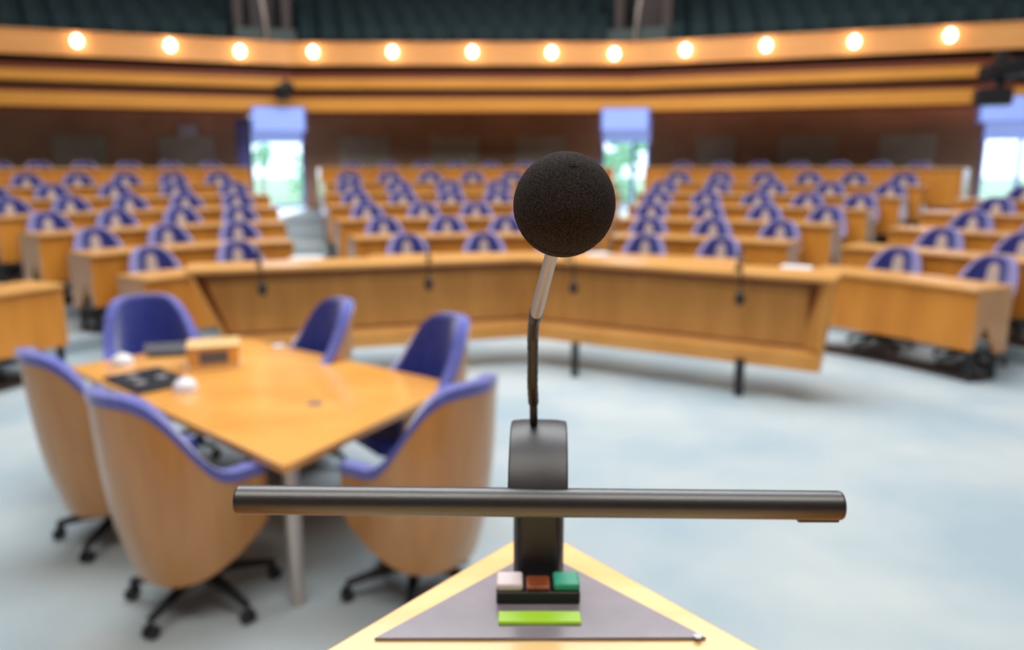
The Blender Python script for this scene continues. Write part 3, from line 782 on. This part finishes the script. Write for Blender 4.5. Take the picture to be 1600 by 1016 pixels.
# button box
cB = G(841, 945, zp); d0 = cB.y
bb = thing('button_console', 'small black console with three coloured buttons in front of the lamp post', 'control panel', (cB.x, cB.y + .014, zp))
MB().box((-.0385, -.014, 0), (.0385, .016, .012)).build('housing', black, bb, bevel=.002)
for i, (mm, lab) in enumerate(((btn_w, 'white button'), (btn_r, 'reddish brown button'), (btn_g, 'green button'))):
    x = (-1 + i) * .0262
    if i == 1: m = MB().box((x - .0112, -.012, .0121), (x + .0112, .010, .0165), Matrix.Rotation(0, 4, 'X'))
    else: m = MB().box((x - .0122, -.0125, .0121), (x + .0122, .012, .0195))
    o = m.build('button', mm, bb, bevel=.0025); o['label'] = lab
ld = G(843, 968, zp)
o = MB().box((-.0365, -.0085, 0), (.0365, .0085, .003)).build('display_strip', lime, bevel=.001); o.location = (ld.x, ld.y, zp + .0002)
tag(o, 'lime green rectangular strip on the lectern plate below the buttons', 'display')
# lamp: strap-like post bending forward to a long bar
pc = D(841, 905, .78); y0 = G(841, 903, zp).y; sx = pc.x
lamp = thing('lectern_lamp', 'black reading lamp with arched post and long horizontal bar on the lectern', 'lamp', (sx, y0, zp), R(-2.5))
CYZ = (y0 - .063, 1.712 - zp)
prof = [(0, 0), (0, .03), (0, .06), (0, CYZ[1] - .01)]
arc_c = (-.063, CYZ[1]); ra = .063
pts = [(0, 0.0), (0, .04), (0, .08)]
for i in range(25):
    a = math.pi * i / 24 * .93
    pts.append((arc_c[0] + ra * math.cos(a), arc_c[1] + ra * math.sin(a) * 1.02))
w, th = .0240, .006
m = MB(); o_, n_ = [], []
for i, (y, z) in enumerate(pts):
    a = pts[max(i - 1, 0)]; c = pts[min(i + 1, len(pts) - 1)]; t = Vector((c[0] - a[0], c[1] - a[1])).normalized(); n = Vector((t.y, -t.x))
    o_.append([Vector((x, y + n.x * th * (1 - .25 * abs(x / w) ** 4), z + n.y * th * (1 - .25 * abs(x / w) ** 4))) for x in (-w, -w * .95, -w * .6, 0, w * .6, w * .95, w)])
    n_.append([Vector((x, y - n.x * th, z - n.y * th)) for x in (-w, -w * .95, -w * .6, 0, w * .6, w * .95, w)])
m.sheet(o_, n_); m.build('post', plast, lamp, bevel=.0015)
def keep(o):                            # parent without moving it (the lamp is turned a little)
    Mw = Matrix.Translation(lamp.location) @ Matrix.Rotation(lamp.rotation_euler.z, 4, 'Z')
    o.data.transform(Mw.inverted()); o.parent = lamp
bL, bR = D(372, 781, .632), D(1313, 790, .632)
m = MB(); ax = (bR - bL)
an = ax.normalized(); m.tube([bL, bL + an * .001, bL + an * .0014, bL + an * .004, bR - an * .004, bR - an * .0014, bR - an * .001, bR], [.0108] + [.0115] * 6 + [.0108], 40); keep(m.build('light_bar', bar_m))
for e, s in ((bL, 1), (bR, -1)):
    dn = ax.normalized() * s; keep(MB().tube([e - dn * .0006, e + dn * .0008, e + dn * .0012, e + dn * .004, e + dn * .026], [.0108, .0115, .0115, .01153, .01153], 40).build('end_cap', bar_m))
n0 = bR - ax.normalized() * .034
MB().box((n0.x, n0.y - .004, n0.z - .0135), (bR.x - .001, n0.y + .004, n0.z - .009)).build('switch', bar_m, bevel=.001).parent = None; keep(COL.objects['switch'])
# microphone on top of the arch
base = Vector((D(833, 655, .675)))
mic = thing('lectern_microphone', 'large black foam ball microphone on a thin stem above the lectern', 'microphone', base)
p0, p1, p2, p3 = D(834, 663, .675), D(833, 622, .665), D(832.5, 560, .645), D(833.5, 497, .615)
nk = MB().tube([p0, D(833.5, 622, .665)], .0034, 16).build('lower_stem', goose, mic, world=True)
pts = [D(833.5, 630, .667), D(832, 600, .655), D(832.5, 560, .643), D(832.5, 525, .63), D(834, 505, .619), D(838, 490, .609)]
pp = []
for i in range(len(pts) - 1):
    for j in range(6): pp.append(pts[i].lerp(pts[i + 1], j / 6))
pp.append(pts[-1]); L_n = len(pp)
MB().tube(pp, [.0046 if (i % 2) else .0043 for i in range(L_n)], 20).build('gooseneck', goose, mic, world=True)
j0, j1 = D(835, 500, .617), D(840, 482, .604)
MB().tube([j0, j0.lerp(j1, .1), j0.lerp(j1, .9), j1], [.0047, .0052, .0052, .0046], 24).build('collar', goose, mic, world=True)
s0, s1_ = D(838, 490, .609), D(867, 378, .514)
MB().tube([s0, s1_], [.0048, .0043], 24).build('tube', chrome, mic, world=True)
bc = D(881.5, 321, .505)
axis = (bc - s0).normalized()
# foam ball: slightly egg shaped, with rolled lip round the stem
m = MB(); nu, nv = 120, 110; vs = []; rb = .0322
qx = Vector((1, 0, 0)); ez = axis; ex = (qx - ez * qx.dot(ez)).normalized(); ey = ez.cross(ex)
rnd = random.Random(3)
for j in range(nv + 1):
    ph = math.pi * j / nv
    for i in range(nu):
        a = 2 * math.pi * i / nu; r_ = rb * math.sin(ph); h_ = rb * math.cos(ph) * 1.085
        g_ = 1 - .05 * math.exp(-((ph - R(108)) / .028) ** 2)
        if ph > R(109): g_ *= 1 - .010
        k = g_ * (1 + rnd.uniform(-.004, .004))
        vs.append(bc + (ex * r_ * math.cos(a) + ey * r_ * math.sin(a) + ez * h_) * k)
m.add(vs, [(j*nu+i, (j+1)*nu+i, (j+1)*nu+(i+1) % nu, j*nu+(i+1) % nu) for j in range(nv) for i in range(nu)], True)
m.build('foam_windscreen', foam, mic, world=True)
